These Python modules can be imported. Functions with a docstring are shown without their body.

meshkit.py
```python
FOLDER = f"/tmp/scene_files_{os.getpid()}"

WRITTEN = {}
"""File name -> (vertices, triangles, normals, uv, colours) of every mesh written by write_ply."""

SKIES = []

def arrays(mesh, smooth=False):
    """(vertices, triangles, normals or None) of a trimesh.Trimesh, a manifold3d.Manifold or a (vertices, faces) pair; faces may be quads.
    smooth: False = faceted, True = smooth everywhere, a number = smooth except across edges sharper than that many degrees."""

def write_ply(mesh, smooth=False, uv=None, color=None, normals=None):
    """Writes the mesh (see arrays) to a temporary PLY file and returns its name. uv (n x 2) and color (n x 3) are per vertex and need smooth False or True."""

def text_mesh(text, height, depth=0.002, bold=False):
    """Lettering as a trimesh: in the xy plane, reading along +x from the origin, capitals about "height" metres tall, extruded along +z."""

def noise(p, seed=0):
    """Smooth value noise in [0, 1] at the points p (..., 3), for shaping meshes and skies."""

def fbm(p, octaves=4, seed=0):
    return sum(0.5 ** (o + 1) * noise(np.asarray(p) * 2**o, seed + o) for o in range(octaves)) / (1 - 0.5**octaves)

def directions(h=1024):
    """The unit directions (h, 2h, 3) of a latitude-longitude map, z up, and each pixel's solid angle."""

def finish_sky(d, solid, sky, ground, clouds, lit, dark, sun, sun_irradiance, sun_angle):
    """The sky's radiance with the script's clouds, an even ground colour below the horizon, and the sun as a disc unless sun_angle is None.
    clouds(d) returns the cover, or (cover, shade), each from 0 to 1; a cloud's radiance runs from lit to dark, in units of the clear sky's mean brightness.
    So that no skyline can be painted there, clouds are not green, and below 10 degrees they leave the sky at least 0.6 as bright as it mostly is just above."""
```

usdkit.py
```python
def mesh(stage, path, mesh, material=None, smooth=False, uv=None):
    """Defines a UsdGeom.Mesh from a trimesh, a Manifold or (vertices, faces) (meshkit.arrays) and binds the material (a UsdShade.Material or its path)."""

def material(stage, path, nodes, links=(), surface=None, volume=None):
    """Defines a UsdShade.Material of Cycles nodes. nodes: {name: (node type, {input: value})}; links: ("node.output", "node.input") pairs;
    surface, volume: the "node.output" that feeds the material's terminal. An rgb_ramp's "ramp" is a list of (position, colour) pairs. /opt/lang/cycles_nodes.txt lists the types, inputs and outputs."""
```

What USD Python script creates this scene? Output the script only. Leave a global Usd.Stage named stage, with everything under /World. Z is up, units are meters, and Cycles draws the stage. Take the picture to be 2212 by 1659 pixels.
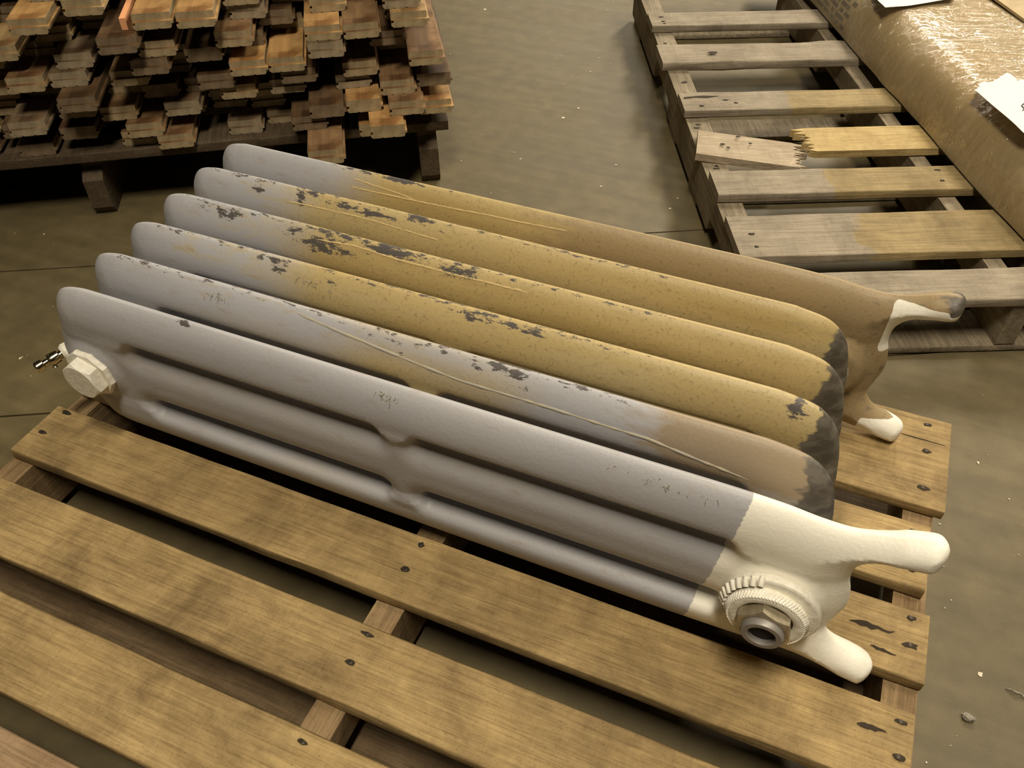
import math, random
import numpy as np, trimesh, shapely, usdkit, meshkit
from shapely.geometry import Polygon, LineString, Point
from scipy.spatial import Delaunay
from pxr import Usd, UsdGeom, UsdLux, Gf, Sdf, UsdShade

stage = Usd.Stage.CreateInMemory()
UsdGeom.SetStageUpAxis(stage, UsdGeom.Tokens.z)
UsdGeom.SetStageMetersPerUnit(stage, 1.0)
UsdGeom.Xform.Define(stage, '/World')
stage.SetDefaultPrim(stage.GetPrimAtPath('/World'))
UsdGeom.Scope.Define(stage, '/World/Looks')
rng = np.random.default_rng(7)
random.seed(7)
DECK = 0.127                                     # top of a pallet deck above the floor

# ---------------------------------------------------------------- camera
cam = UsdGeom.Camera.Define(stage, '/World/Camera')
R = np.array([[0.92011791, 0.39148759, -0.01097727], [0.26854758, -0.65107653, -0.70991657], [-0.28507057, 0.65025903, -0.70420022]])
C = np.array([0.97054357, -0.24601588, 0.89608201 + DECK])
m = np.eye(4); m[0, :3] = R[0]; m[1, :3] = -R[1]; m[2, :3] = -R[2]; m[3, :3] = C
cam.AddTransformOp().Set(Gf.Matrix4d(*m.ravel().tolist()))
cam.CreateHorizontalApertureAttr(36.0); cam.CreateVerticalApertureAttr(27.0)
cam.CreateFocalLengthAttr(1808.6 / 2212 * 36.0)
cam.CreateClippingRangeAttr(Gf.Vec2f(0.05, 100))
cam.CreateExposureAttr(0.9)

# ---------------------------------------------------------------- lights
WARM = (1.0, 0.885, 0.69)
def rect(name, pos, target, w, h, power, color=WARM):
    l = UsdLux.RectLight.Define(stage, '/World/' + name)
    l.CreateWidthAttr(w); l.CreateHeightAttr(h); l.CreateIntensityAttr(power); l.CreateColorAttr(Gf.Vec3f(*color))
    p = np.array(pos, float); z = p - np.array(target, float); z /= np.linalg.norm(z)
    x = np.cross([0, 1, 0.01], z); x /= np.linalg.norm(x); y = np.cross(z, x)
    t = np.eye(4); t[0, :3] = x; t[1, :3] = y; t[2, :3] = z; t[3, :3] = p
    l.AddTransformOp().Set(Gf.Matrix4d(*t.ravel().tolist()))
rect('ceiling_lamp', (1.12, -0.65, 3.9), (1.12, -0.65, 0), 0.30, 1.3, 60.0)
rect('ceiling_lamp_001', (2.4, 2.0, 3.9), (2.4, 2.0, 0), 0.35, 1.3, 30.0)
rect('ceiling_lamp_002', (0.9, 6.6, 3.9), (0.9, 6.6, 0), 0.6, 2.6, 48.0)
rect('ceiling_lamp_003', (-2.3, 9.0, 3.9), (-2.3, 9.0, 0), 0.6, 2.6, 26.0)
rect('ceiling_lamp_004', (3.3, 6.2, 3.9), (3.3, 6.2, 0), 0.3, 1.2, 75.0)

# ---------------------------------------------------------------- helpers
used = {}
def numbered(path):
    n = used.get(path, -1) + 1; used[path] = n
    return path if n == 0 else '%s_%03d' % (path, n)
def tag(prim, label=None, cat=None, group=None, kind=None):
    for k, v in (('label', label), ('category', cat), ('group', group), ('kind', kind)):
        if v: prim.SetCustomDataByKey(k, v)
    return prim
def obj(name, mesh, mat, parent='/World', smooth=False, label=None, cat=None, group=None, kind=None):
    path = numbered('%s/%s' % (parent, name))
    usdkit.mesh(stage, path, mesh, mat, smooth)
    tag(stage.GetPrimAtPath(path), label, cat, group, kind)
    return path
def thing(name, label, cat, loc=(0, 0, 0), rz=0.0, group=None, kind=None):
    path = numbered('/World/' + name)
    x = UsdGeom.Xform.Define(stage, path)
    x.AddTranslateOp().Set(Gf.Vec3d(*map(float, loc))); x.AddRotateZOp().Set(float(rz))
    tag(x.GetPrim(), label, cat, group, kind)
    return path
cat_ = trimesh.util.concatenate
def box(x0, x1, y0, y1, z0, z1):
    b = trimesh.creation.box((x1 - x0, y1 - y0, z1 - z0)); b.apply_translation(((x0 + x1) / 2, (y0 + y1) / 2, (z0 + z1) / 2)); return b
def tube(pts, rad, n=10, cap=True):
    P = np.asarray(pts, float); r = np.broadcast_to(rad, len(P)); T = np.gradient(P, axis=0); T /= np.linalg.norm(T, axis=1)[:, None]
    up = np.array([0.13, 0.21, 0.97]); a = np.cross(T, up); a /= np.linalg.norm(a, axis=1)[:, None]; b = np.cross(T, a)
    th = np.linspace(0, 2 * np.pi, n, endpoint=False)
    V = (P[:, None] + r[:, None, None] * (np.cos(th)[None, :, None] * a[:, None] + np.sin(th)[None, :, None] * b[:, None])).reshape(-1, 3)
    F = []
    for i in range(len(P) - 1):
        for j in range(n):
            k = (j + 1) % n; F += [(i*n+j, i*n+k, (i+1)*n+k), (i*n+j, (i+1)*n+k, (i+1)*n+j)]
    if cap:
        s = len(V); V = np.vstack([V, P[:1], P[-1:]])
        for j in range(n):
            k = (j + 1) % n; F += [(s, k, j), (s + 1, (len(P)-1)*n + j, (len(P)-1)*n + k)]
    t = trimesh.Trimesh(V, F, process=False); t.fix_normals(); return t
def lathe(profile, n=32):                        # profile: (radius, height) pairs, turned about +z
    return trimesh.creation.revolve(np.asarray(profile, float), sections=n)
def to_axis(mesh, origin, axis):                 # +z of the mesh -> axis
    mesh = mesh.copy(); mesh.apply_transform(trimesh.geometry.align_vectors([0, 0, 1], axis)); mesh.apply_translation(origin); return mesh

def board(x0, x1, y0, y1, z0, z1, seed, rough=0.0012, ch=0.0025, nx=None, ends=None, warp=0.0):
    """A sawn board along x with worn, slightly wavy edges. ends: (left, right) lists of extra end profile offsets."""
    r = np.random.default_rng(seed); w, t = y1 - y0, z1 - z0
    nx = nx or max(4, int((x1 - x0) / 0.03))
    prof = [(y0 + ch, z1), (y1 - ch, z1), (y1, z1 - ch), (y1, z0 + ch), (y1 - ch, z0), (y0 + ch, z0), (y0, z0 + ch), (y0, z1 - ch)]
    prof.insert(1, ((y0 + y1) / 2, z1)); n = len(prof)
    xs = np.linspace(x0, x1, nx + 1); V = []
    for i, x in enumerate(xs):
        for j, (y, z) in enumerate(prof):
            p = np.array([[x * 14 + seed, (y - y0) * 60, z * 60 + j]])
            dy = (meshkit.noise(p, seed)[0] - .5) * 2 * rough * (1.6 if j in (0, 2, 8, 9) else .8) if j != 1 else 0
            dz = (meshkit.noise(p + 31, seed)[0] - .5) * 1.2 * rough * (1 if z > (z0 + z1) / 2 else .3)
            V.append((x, y + dy, min(z + dz, z1 + .0006) + warp * math.sin((x - x0) / (x1 - x0) * 3.1) ))
    F = []
    for i in range(nx):
        for j in range(n):
            k = (j + 1) % n; F += [(i*n+j, (i+1)*n+j, (i+1)*n+k), (i*n+j, (i+1)*n+k, i*n+k)]
    for base, s in ((0, 1), (nx * n, -1)):
        c = len(V); V.append(tuple(np.mean(V[base:base + n], 0)))
        for j in range(n):
            k = (j + 1) % n; F.append((c, base + j, base + k) if s > 0 else (c, base + k, base + j))
    t = trimesh.Trimesh(V, F, process=False); t.fix_normals(); return t

# ---------------------------------------------------------------- materials
def wood(name, light, dark, stain=(0.5, 0.45, 0.38), axis='x', scale=1.0, stain_at=0.55, rough=0.75, bump=0.35, speck=0.5, second=None, second_nodes=None):
    st = {'x': (3.2, 75, 75), 'y': (75, 3.2, 75)}[axis]
    saw = {'x': (70, 9, 3), 'y': (9, 70, 3)}[axis]
    n = {'tc': ('texture_coordinate', {}), 'oi': ('object_info', {}),
         'mp': ('mapping', {'scale': tuple(s * scale for s in st)}), 'ms': ('mapping', {'scale': saw}),
         'g': ('noise_texture', {'scale': 1.6, 'detail': 6.0, 'roughness': 0.62, 'distortion': 0.5}),
         'gr': ('rgb_ramp', {'ramp': [(0.28, dark), (0.5, tuple(.55 * a + .45 * b for a, b in zip(light, dark))), (0.68, light)]}),
         'b': ('noise_texture', {'scale': 8.5, 'detail': 8.0, 'roughness': 0.68, 'distortion': 0.4}),
         'br': ('rgb_ramp', {'ramp': [(stain_at - 0.13, (0, 0, 0)), (stain_at + 0.16, (1, 1, 1))]}),
         'sw': ('noise_texture', {'scale': 1.0, 'detail': 4.0, 'distortion': 1.2}),
         'mf': ('mapping', {'scale': {'x': (14, 330, 330), 'y': (330, 14, 330)}[axis]}), 'gf': ('noise_texture', {'scale': 1.0, 'detail': 5.0, 'roughness': 0.7}), 'gfr': ('rgb_ramp', {'ramp': [(0.34, (0.60, 0.57, 0.53)), (0.52, (1, 1, 1)), (0.72, (1.12, 1.12, 1.12))]}), 'm0': ('mix_color', {'blend_type': 'multiply', 'fac': 0.75, 'use_clamp': False}),
         'swr': ('rgb_ramp', {'ramp': [(0.25, (0.38, 0.38, 0.38)), (0.75, (0.60, 0.60, 0.60))]}),
         'f': ('noise_texture', {'scale': 330.0, 'detail': 2.0}),
         'fr': ('rgb_ramp', {'ramp': [(0.60, (0, 0, 0)), (0.72, (1, 1, 1))]}),
         'm1': ('mix_color', {'blend_type': 'multiply', 'b': stain}),
         'm2': ('mix_color', {'blend_type': 'multiply', 'b': (0.55, 0.48, 0.4)}),
         'm3': ('mix_color', {'blend_type': 'overlay', 'fac': 0.3}),
         'fs': ('math', {'math_type': 'multiply', 'value2': speck}),
         'add': ('math', {'math_type': 'add'}),
         'bp': ('bump', {'strength': bump, 'distance': 0.004}),
         'p': ('principled_bsdf', {'roughness': rough, 'specular_ior_level': 0.25})}
    l = [('tc.object', 'mp.vector'), ('mp.vector', 'g.vector'), ('g.fac', 'gr.fac'), ('tc.object', 'b.vector'), ('b.fac', 'br.fac'),
         ('tc.object', 'ms.vector'), ('ms.vector', 'sw.vector'), ('sw.fac', 'swr.fac'), ('tc.object', 'f.vector'), ('f.fac', 'fr.fac'),
         ('tc.object', 'mf.vector'), ('mf.vector', 'gf.vector'), ('gf.fac', 'gfr.fac'), ('gr.color', 'm0.a'), ('gfr.color', 'm0.b'), ('m0.result', 'm1.a'), ('br.color', 'm1.fac'), ('m1.result', 'm3.a'), ('swr.color', 'm3.b'), ('m3.result', 'm2.a'), ('fr.color', 'fs.value1'), ('fs.value', 'm2.fac'),
         ('g.fac', 'add.value1'), ('sw.fac', 'add.value2'), ('add.value', 'bp.height'), ('bp.normal', 'p.normal')]
    last = 'm2.result'
    if second:                                   # second colour given by a node set
        n.update(second_nodes[0]); l += second_nodes[1]
        n['m4'] = ('mix_color', {'blend_type': 'multiply', 'b': second}); l += [(last, 'm4.a'), (second_nodes[2], 'm4.fac')]; last = 'm4.result'
    l.append((last, 'p.base_color'))
    return usdkit.material(stage, '/World/Looks/' + name, n, l, surface='p.BSDF')

def plain(name, color, rough=0.6, metallic=0.0, noise=None, bump=0.0, bscale=120.0, spec=0.4, coat=0.0):
    n = {'p': ('principled_bsdf', {'base_color': color, 'roughness': rough, 'metallic': metallic, 'specular_ior_level': spec, 'coat_weight': coat})}; l = []
    if noise or bump:
        n['tc'] = ('texture_coordinate', {}); n['n'] = ('noise_texture', {'scale': bscale, 'detail': 4.0}); l.append(('tc.object', 'n.vector'))
    if noise:
        n['r'] = ('rgb_ramp', {'ramp': [(0.35, noise), (0.62, color)]}); l += [('n.fac', 'r.fac'), ('r.color', 'p.base_color')]
    if bump:
        n['b'] = ('bump', {'strength': bump, 'distance': 0.002}); l += [('n.fac', 'b.height'), ('b.normal', 'p.normal')]
    return usdkit.material(stage, '/World/Looks/' + name, n, l, surface='p.BSDF')

M = {}
M['deck'] = wood('deck_wood', (0.47, 0.34, 0.155), (0.335, 0.23, 0.10), stain=(0.47, 0.45, 0.45), stain_at=0.515)
M['deck_grey'] = wood('deck_wood_pinkish', (0.36, 0.25, 0.15), (0.24, 0.16, 0.09), stain=(0.6, 0.55, 0.5), stain_at=0.5)
M['stringer'] = wood('stringer_wood', (0.36, 0.25, 0.13), (0.2, 0.135, 0.07), axis='y', stain=(0.6, 0.55, 0.5), stain_at=0.55)
M['weathered'] = wood('weathered_wood', (0.37, 0.315, 0.235), (0.265, 0.225, 0.168), stain=(0.60, 0.585, 0.57), stain_at=0.53, speck=0.5)
# the boards of the back pallet are yellow where something lay on them: an edge of its own
ynodes = ({'ysep': ('separate_xyz', {}), 'ytc': ('texture_coordinate', {}), 'yn': ('noise_texture', {'scale': 9.0, 'detail': 3.0}),
           'yadd': ('math', {'math_type': 'multiply_add', 'value2': 0.22}),
           'yr': ('map_range', {'from_min': 0.345, 'from_max': 0.362, 'to_min': 0.0, 'to_max': 1.0, 'clamp': True})},
          [('ytc.object', 'ysep.vector'), ('ytc.object', 'yn.vector'), ('yn.fac', 'yadd.value1'), ('ysep.x', 'yadd.value3'), ('yadd.value', 'yr.value')], 'yr.result')
M['weathered_half'] = wood('weathered_wood_part_yellow', (0.37, 0.315, 0.235), (0.265, 0.225, 0.168), stain=(0.60, 0.585, 0.57), stain_at=0.53, speck=0.5,
                           second=(1.06, 0.95, 0.62), second_nodes=ynodes)
M['fresh'] = wood('yellow_wood', (0.56, 0.43, 0.20), (0.44, 0.32, 0.14), stain=(0.66, 0.6, 0.5), stain_at=0.62, speck=0.5)
M['pale'] = wood('pale_wood', (0.48, 0.40, 0.29), (0.36, 0.29, 0.205), stain=(0.75, 0.7, 0.65), stain_at=0.6, speck=0.3)
M['splinter'] = plain('splintered_wood', (0.68, 0.56, 0.40), 0.8)
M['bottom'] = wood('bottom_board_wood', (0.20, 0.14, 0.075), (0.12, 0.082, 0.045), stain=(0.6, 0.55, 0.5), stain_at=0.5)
M['weathered_stringer'] = wood('weathered_stringer_wood', (0.36, 0.30, 0.21), (0.2, 0.165, 0.115), axis='y', stain=(0.5, 0.48, 0.45), stain_at=0.52, speck=0.6)
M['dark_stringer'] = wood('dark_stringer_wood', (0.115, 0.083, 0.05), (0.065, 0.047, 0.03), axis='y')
M['nail'] = plain('nail_steel', (0.06, 0.05, 0.04), 0.5, 0.7)
M['nail_hole'] = plain('nail_hole', (0.035, 0.024, 0.014), 0.9)
M['raw'] = None

def flooring(name, top, top2, raw=(0.40, 0.31, 0.18)):
    n = {'tc': ('texture_coordinate', {}), 'geo': ('geometry', {}), 'oi': ('object_info', {}), 'vt': ('separate_xyz', {}),
         'mp': ('mapping', {'scale': (60, 3, 60)}), 'g': ('noise_texture', {'scale': 1.0, 'detail': 5.0, 'distortion': 0.4}),
         'b': ('noise_texture', {'scale': 14.0, 'detail': 3.0}),
         'gr': ('rgb_ramp', {'ramp': [(0.35, top2), (0.6, top)]}),
         'rr': ('rgb_ramp', {'ramp': [(0.3, tuple(.6 * c for c in raw)), (0.65, raw)]}),
         'st': ('rgb_ramp', {'ramp': [(0.42, (0.5, 0.42, 0.36)), (0.58, (1, 1, 1))]}),
         'up': ('map_range', {'from_min': 0.6, 'from_max': 0.8, 'to_min': 0.0, 'to_max': 1.0, 'clamp': True}),
         'mx': ('mix_color', {}), 'ml': ('mix_color', {'blend_type': 'multiply', 'fac': 1.0}),
         'rv': ('map_range', {'from_min': 0.0, 'from_max': 1.0, 'to_min': 0.45, 'to_max': 0.75}),
         'p': ('principled_bsdf', {'roughness': 0.6, 'specular_ior_level': 0.3})}
    l = [('tc.object', 'mp.vector'), ('mp.vector', 'g.vector'), ('tc.object', 'b.vector'), ('g.fac', 'gr.fac'), ('g.fac', 'rr.fac'), ('b.fac', 'st.fac'),
         ('gr.color', 'ml.a'), ('st.color', 'ml.b'), ('geo.true_normal', 'vt.vector'), ('vt.z', 'up.value'), ('up.result', 'mx.fac'),
         ('rr.color', 'mx.a'), ('ml.result', 'mx.b'), ('mx.result', 'p.base_color')]
    return usdkit.material(stage, '/World/Looks/' + name, n, l, surface='p.BSDF')
M['plank_orange'] = flooring('flooring_orange', (0.48, 0.29, 0.115), (0.37, 0.21, 0.08))
M['plank_tan'] = flooring('flooring_tan', (0.44, 0.30, 0.14), (0.32, 0.21, 0.095))
M['plank_brown'] = flooring('flooring_brown', (0.26, 0.155, 0.075), (0.17, 0.10, 0.048))
M['plank_grey'] = flooring('flooring_grey', (0.24, 0.17, 0.10), (0.14, 0.10, 0.06), raw=(0.36, 0.29, 0.19))
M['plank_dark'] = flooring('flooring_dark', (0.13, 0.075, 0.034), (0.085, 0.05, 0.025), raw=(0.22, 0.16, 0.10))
M['lath'] = plain('orange_lath', (0.75, 0.36, 0.17), 0.7)

# concrete: warm grey-brown, blotchy, slightly glossy
nodes = {'tc': ('texture_coordinate', {}), 'a': ('noise_texture', {'scale': 1.7, 'detail': 6.0, 'roughness': 0.6}), 'b': ('noise_texture', {'scale': 24.0, 'detail': 4.0}),
         'c': ('noise_texture', {'scale': 600.0, 'detail': 1.0}), 'mp': ('mapping', {'scale': (1.0, 14.0, 1.0), 'rotation': (0, 0, 0.5)}), 'd': ('noise_texture', {'scale': 2.0, 'detail': 4.0}),
         'ar': ('rgb_ramp', {'ramp': [(0.35, (0.112, 0.087, 0.042)), (0.5, (0.135, 0.107, 0.054)), (0.68, (0.165, 0.132, 0.070))]}),
         'br': ('rgb_ramp', {'ramp': [(0.3, (0.82, 0.82, 0.82)), (0.7, (1.08, 1.08, 1.08))]}),
         'cr': ('rgb_ramp', {'ramp': [(0.3, (0.88, 0.88, 0.88)), (0.7, (1.08, 1.08, 1.08))]}),
         'dr': ('rgb_ramp', {'ramp': [(0.35, (0.84, 0.84, 0.84)), (0.6, (1.0, 1.0, 1.0))]}),
         'm1': ('mix_color', {'blend_type': 'multiply', 'fac': 1.0, 'use_clamp': False}), 'm2': ('mix_color', {'blend_type': 'multiply', 'fac': 1.0}), 'm3': ('mix_color', {'blend_type': 'multiply', 'fac': 1.0}),
         'rr': ('map_range', {'from_min': 0.3, 'from_max': 0.7, 'to_min': 0.45, 'to_max': 0.62}),
         'bp': ('bump', {'strength': 0.12, 'distance': 0.002}),
         'p': ('principled_bsdf', {'specular_ior_level': 0.32})}
links = [('tc.object', 'a.vector'), ('tc.object', 'b.vector'), ('tc.object', 'c.vector'), ('tc.object', 'mp.vector'), ('mp.vector', 'd.vector'), ('a.fac', 'ar.fac'), ('b.fac', 'br.fac'),
         ('c.fac', 'cr.fac'), ('d.fac', 'dr.fac'), ('ar.color', 'm1.a'), ('br.color', 'm1.b'), ('m1.result', 'm2.a'), ('cr.color', 'm2.b'), ('m2.result', 'm3.a'), ('dr.color', 'm3.b'),
         ('m3.result', 'p.base_color'), ('a.fac', 'rr.value'), ('rr.result', 'p.roughness'), ('b.fac', 'bp.height'), ('bp.normal', 'p.normal')]
M['concrete'] = usdkit.material(stage, '/World/Looks/concrete', nodes, links, surface='p.BSDF')
M['joint'] = plain('joint_filler', (0.05, 0.04, 0.025), 0.9)

# ---------------------------------------------------------------- floor (slabs between two saw joints)
ja, jb = np.array([0.69, 1.2494]), np.array([1.25, 1.0745])
jd = np.array([math.cos(math.radians(28)), math.sin(math.radians(28))]); jn = np.array([-jd[1], jd[0]])
fl = thing('floor', 'stained grey-brown concrete warehouse floor under the pallets', 'floor', kind='structure')
def slab(lo, hi):
    q = []
    for s, t in ((-9, lo), (9, lo), (9, hi), (-9, hi)): q.append(jd * s + jn * t + np.array([0.7, 1.0]))
    p = Polygon(q); return trimesh.creation.extrude_polygon(p, 0.05, engine='earcut').apply_translation((0, 0, -0.05))
t1 = float((ja - [0.7, 1.0]) @ jn); t2 = float((jb - [0.7, 1.0]) @ jn)
for lo, hi in ((-9, t2 - .002), (t2 + .002, t1 - .002), (t1 + .002, 9)): obj('slab', slab(lo, hi), M['concrete'], fl)
for t in (t1, t2): obj('joint_filler', slab(t - .002, t + .002).apply_translation((0, 0, -.006)), M['joint'], fl, label='dark saw joint line in the concrete')

# the warehouse around: painted block walls and a ceiling, all outside the picture
M['wall'] = plain('warehouse_wall', (0.16, 0.14, 0.11), 0.9, noise=(0.13, 0.115, 0.09), bscale=2.0)
obj('wall_back', box(-7, 9, 10, 10.1, 0, 4.2), M['wall'], label='plain painted warehouse wall behind everything', kind='structure')
obj('wall_front', box(-7, 9, -6.1, -6, 0, 4.2), M['wall'], label='plain painted warehouse wall behind the viewer', kind='structure')
obj('wall_left', box(-7.1, -7, -6, 10, 0, 4.2), M['wall'], label='plain painted warehouse wall on the left', kind='structure')
obj('wall_right', box(9, 9.1, -6, 10, 0, 4.2), M['wall'], label='plain painted warehouse wall on the right', kind='structure')
obj('ceiling', box(-7, 9, -6, 10, 4.2, 4.3), M['wall'], label='painted warehouse ceiling', kind='structure')

# ---------------------------------------------------------------- pallets
def nails(path, spots, z, r=0.0035):
    for (x, y) in spots:
        a = np.random.default_rng(int(abs(x * 9176 + y * 5519) * 10)); k = 9
        th = np.linspace(0, 2 * np.pi, k, endpoint=False)
        rx, ry = r * a.uniform(1.3, 2.6), r * a.uniform(0.8, 1.15)
        rr = a.uniform(.7, 1.2, k)
        hole = trimesh.creation.extrude_polygon(Polygon(np.c_[x + rx * rr * np.cos(th), y + ry * rr * np.sin(th)]).buffer(0), 0.0006, engine='earcut'); hole.apply_translation((0, 0, z + .0001))
        obj('nail_hole', hole, M['nail_hole'], path)
        hd = lathe([(0, .0), (r * .75, 0), (r * .75, .0006), (r * .4, .0009), (0, .0009)], 12); hd.apply_translation((x, y, z + .0006))
        obj('nail', hd, M['nail'], path)

def stringer(x0, x1, y0, y1, z0, z1, notches=(), seed=1):
    """A stringer along y; notches: (start, end) of the fork openings cut from below."""
    pts = [(y0, z0)]
    for a, b in notches: pts += [(a, z0), (a + .012, z0 + .032), (a + .03, z0 + .038), (b - .03, z0 + .038), (b - .012, z0 + .032), (b, z0)]
    pts += [(y1, z0), (y1, z1), (y0, z1)]
    p = Polygon(pts).buffer(-.002, join_style='mitre').buffer(.002, quad_segs=2)
    e = trimesh.creation.extrude_polygon(p, x1 - x0, engine='earcut')
    v = e.vertices.copy(); e.vertices = np.c_[x0 + v[:, 2], v[:, 0], v[:, 1]]; e.fix_normals(); return e

# near pallet, under the radiator (world x along its boards)
P = thing('pallet', 'yellow-brown slatted wooden pallet lying under the radiator in front', 'pallet')
rows = [('A', .5785, .7501, 0, 1.2245), ('B', .4444, .5478, .004, 1.209), ('C', .3206, .4139, .0, 1.2165), ('D', .1872, .2825, .0, 1.2095), ('E', .0499, .1458, -.006, 1.212), ('F', -.0858, .0116, -.004, 1.215), ('G', -.2550, -.1142, 0, 1.219)]
for i, (n, y0, y1, xa, xb) in enumerate(rows):
    obj('deck_board', board(xa, xb, y0, y1, DECK - .019, DECK, 11 + i, rough=.0016, warp=0), M['deck_grey' if n == 'G' else 'deck'], P, smooth=35)
for xa, xb in ((-.004, .033), (.594, .632), (1.178, 1.2155)):
    obj('stringer', stringer(xa, xb, -.253, .748, .0165, DECK - .0195, ((-.13, .10), (.40, .63))), M['stringer'], P)
for y0, y1 in ((-.25, -.16), (.015, .105), (.31, .40), (.62, .745)):
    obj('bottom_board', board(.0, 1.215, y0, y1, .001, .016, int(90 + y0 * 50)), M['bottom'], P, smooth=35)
nails(P, [(.615, .269), (.614, .229), (.614, .134), (.614, .096), (.614, -.002), (.612, -.06), (.023, .274), (.018, .231), (1.192, .732), (1.195, .679), (1.195, .609), (1.196, .266), (1.197, .226), (1.198, .363), (1.196, .40),
          (1.19, .53), (1.192, .47), (.02, .12), (.016, .07), (1.197, .12), (1.2, .075), (1.198, -.01), (1.2, -.06)], DECK + .0004)
for (x, y, l, w, a) in ((1.168, .248, .03, .006, .05), (1.17, .345, .028, .004, -.1), (1.155, .372, .05, .007, .06), (1.188, .70, .06, .0012, -.02)):
    rs = np.random.default_rng(int(x * 1e4)); kk = np.linspace(0, 1, 9); wd = w * np.sin(np.pi * kk ** .7) * rs.uniform(.5, 1.1, 9) / 2; md = y + a * l * (kk - .5) + rs.normal(0, w * .12, 9)
    c = Polygon(list(zip(x - l / 2 + l * kk, md + wd)) + list(zip(x - l / 2 + l * kk, md - wd - .0003))[::-1]).buffer(.0002, quad_segs=1)
    obj('split', trimesh.creation.extrude_polygon(c, .0004, engine='earcut').apply_translation((0, 0, DECK + .0004)), M['nail_hole'], P)

# back pallet (local x along its boards, local y away from the near end)
ANG = 24.8
P2 = thing('pallet', 'grey weathered wooden pallet with one snapped board, behind the radiator', 'pallet', (.860, 1.033, 0), ANG)
b2 = [(-.136, -.049, .0, 1.02, 'weathered', 0), (.0, .132, .0, 1.015, 'weathered_half', 0), (.204, .293, .002, 1.02, 'weathered_half', 0),
      (.554, .643, -.002, 1.02, 'weathered_half', 0), (.803, .912, -.012, 1.01, 'weathered', 1), (1.03, 1.12, -.004, 1.01, 'weathered', 0), (1.30, 1.40, 0, 1.01, 'weathered', 0)]
for i, (y0, y1, xa, xb, mm, rg) in enumerate(b2):
    obj('deck_board', board(xa, xb, y0, y1, DECK - .019 - .004 * rg, DECK, 41 + i, rough=.0042 if rg else .0018, ch=.004 if rg else .0025), M[mm], P2, smooth=35)
def snapped(x0, x1, y0, y1, end_left, seed, mat, lab):
    """Half of a snapped board: one ragged end made of splinter points."""
    r = np.random.default_rng(seed); k = 15; ys = np.linspace(y0, y1, k)
    jag = [(x1 if not end_left else x0) + (1 if not end_left else -1) * (r.uniform(0, .028) if j % 2 else -r.uniform(0, .008)) for j in range(k)]
    pts = ([(x0, y0)] + list(zip(jag, ys)) + [(x0, y1)]) if not end_left else ([(x1, y1)] + list(zip(jag, ys))[::-1] + [(x1, y0)])
    pl = Polygon(pts).buffer(0)
    pl = pl if pl.geom_type == 'Polygon' else max(pl.geoms, key=lambda g: g.area)
    return trimesh.creation.extrude_polygon(pl, .016, engine='earcut')
h1 = snapped(0, .205, .364, .467, False, 5, None, '')
h1.apply_translation((0, -.415, 0)); h1.apply_transform(trimesh.transformations.rotation_matrix(math.radians(-13.5), (0, 0, 1))); h1.apply_transform(trimesh.transformations.rotation_matrix(math.radians(3.0), (0, 1, 0))); h1.apply_translation((-.001, .415, DECK - .0165))
obj('deck_board', h1, M['pale'], P2, label='snapped half of a deck board, hanging at an angle')
h2 = snapped(.238, 1.01, .362, .462, True, 6, None, ''); h2.apply_translation((0, 0, DECK - .0165))
obj('deck_board', h2, M['fresh'], P2, label='yellow snapped deck board with a splintered end')
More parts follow.
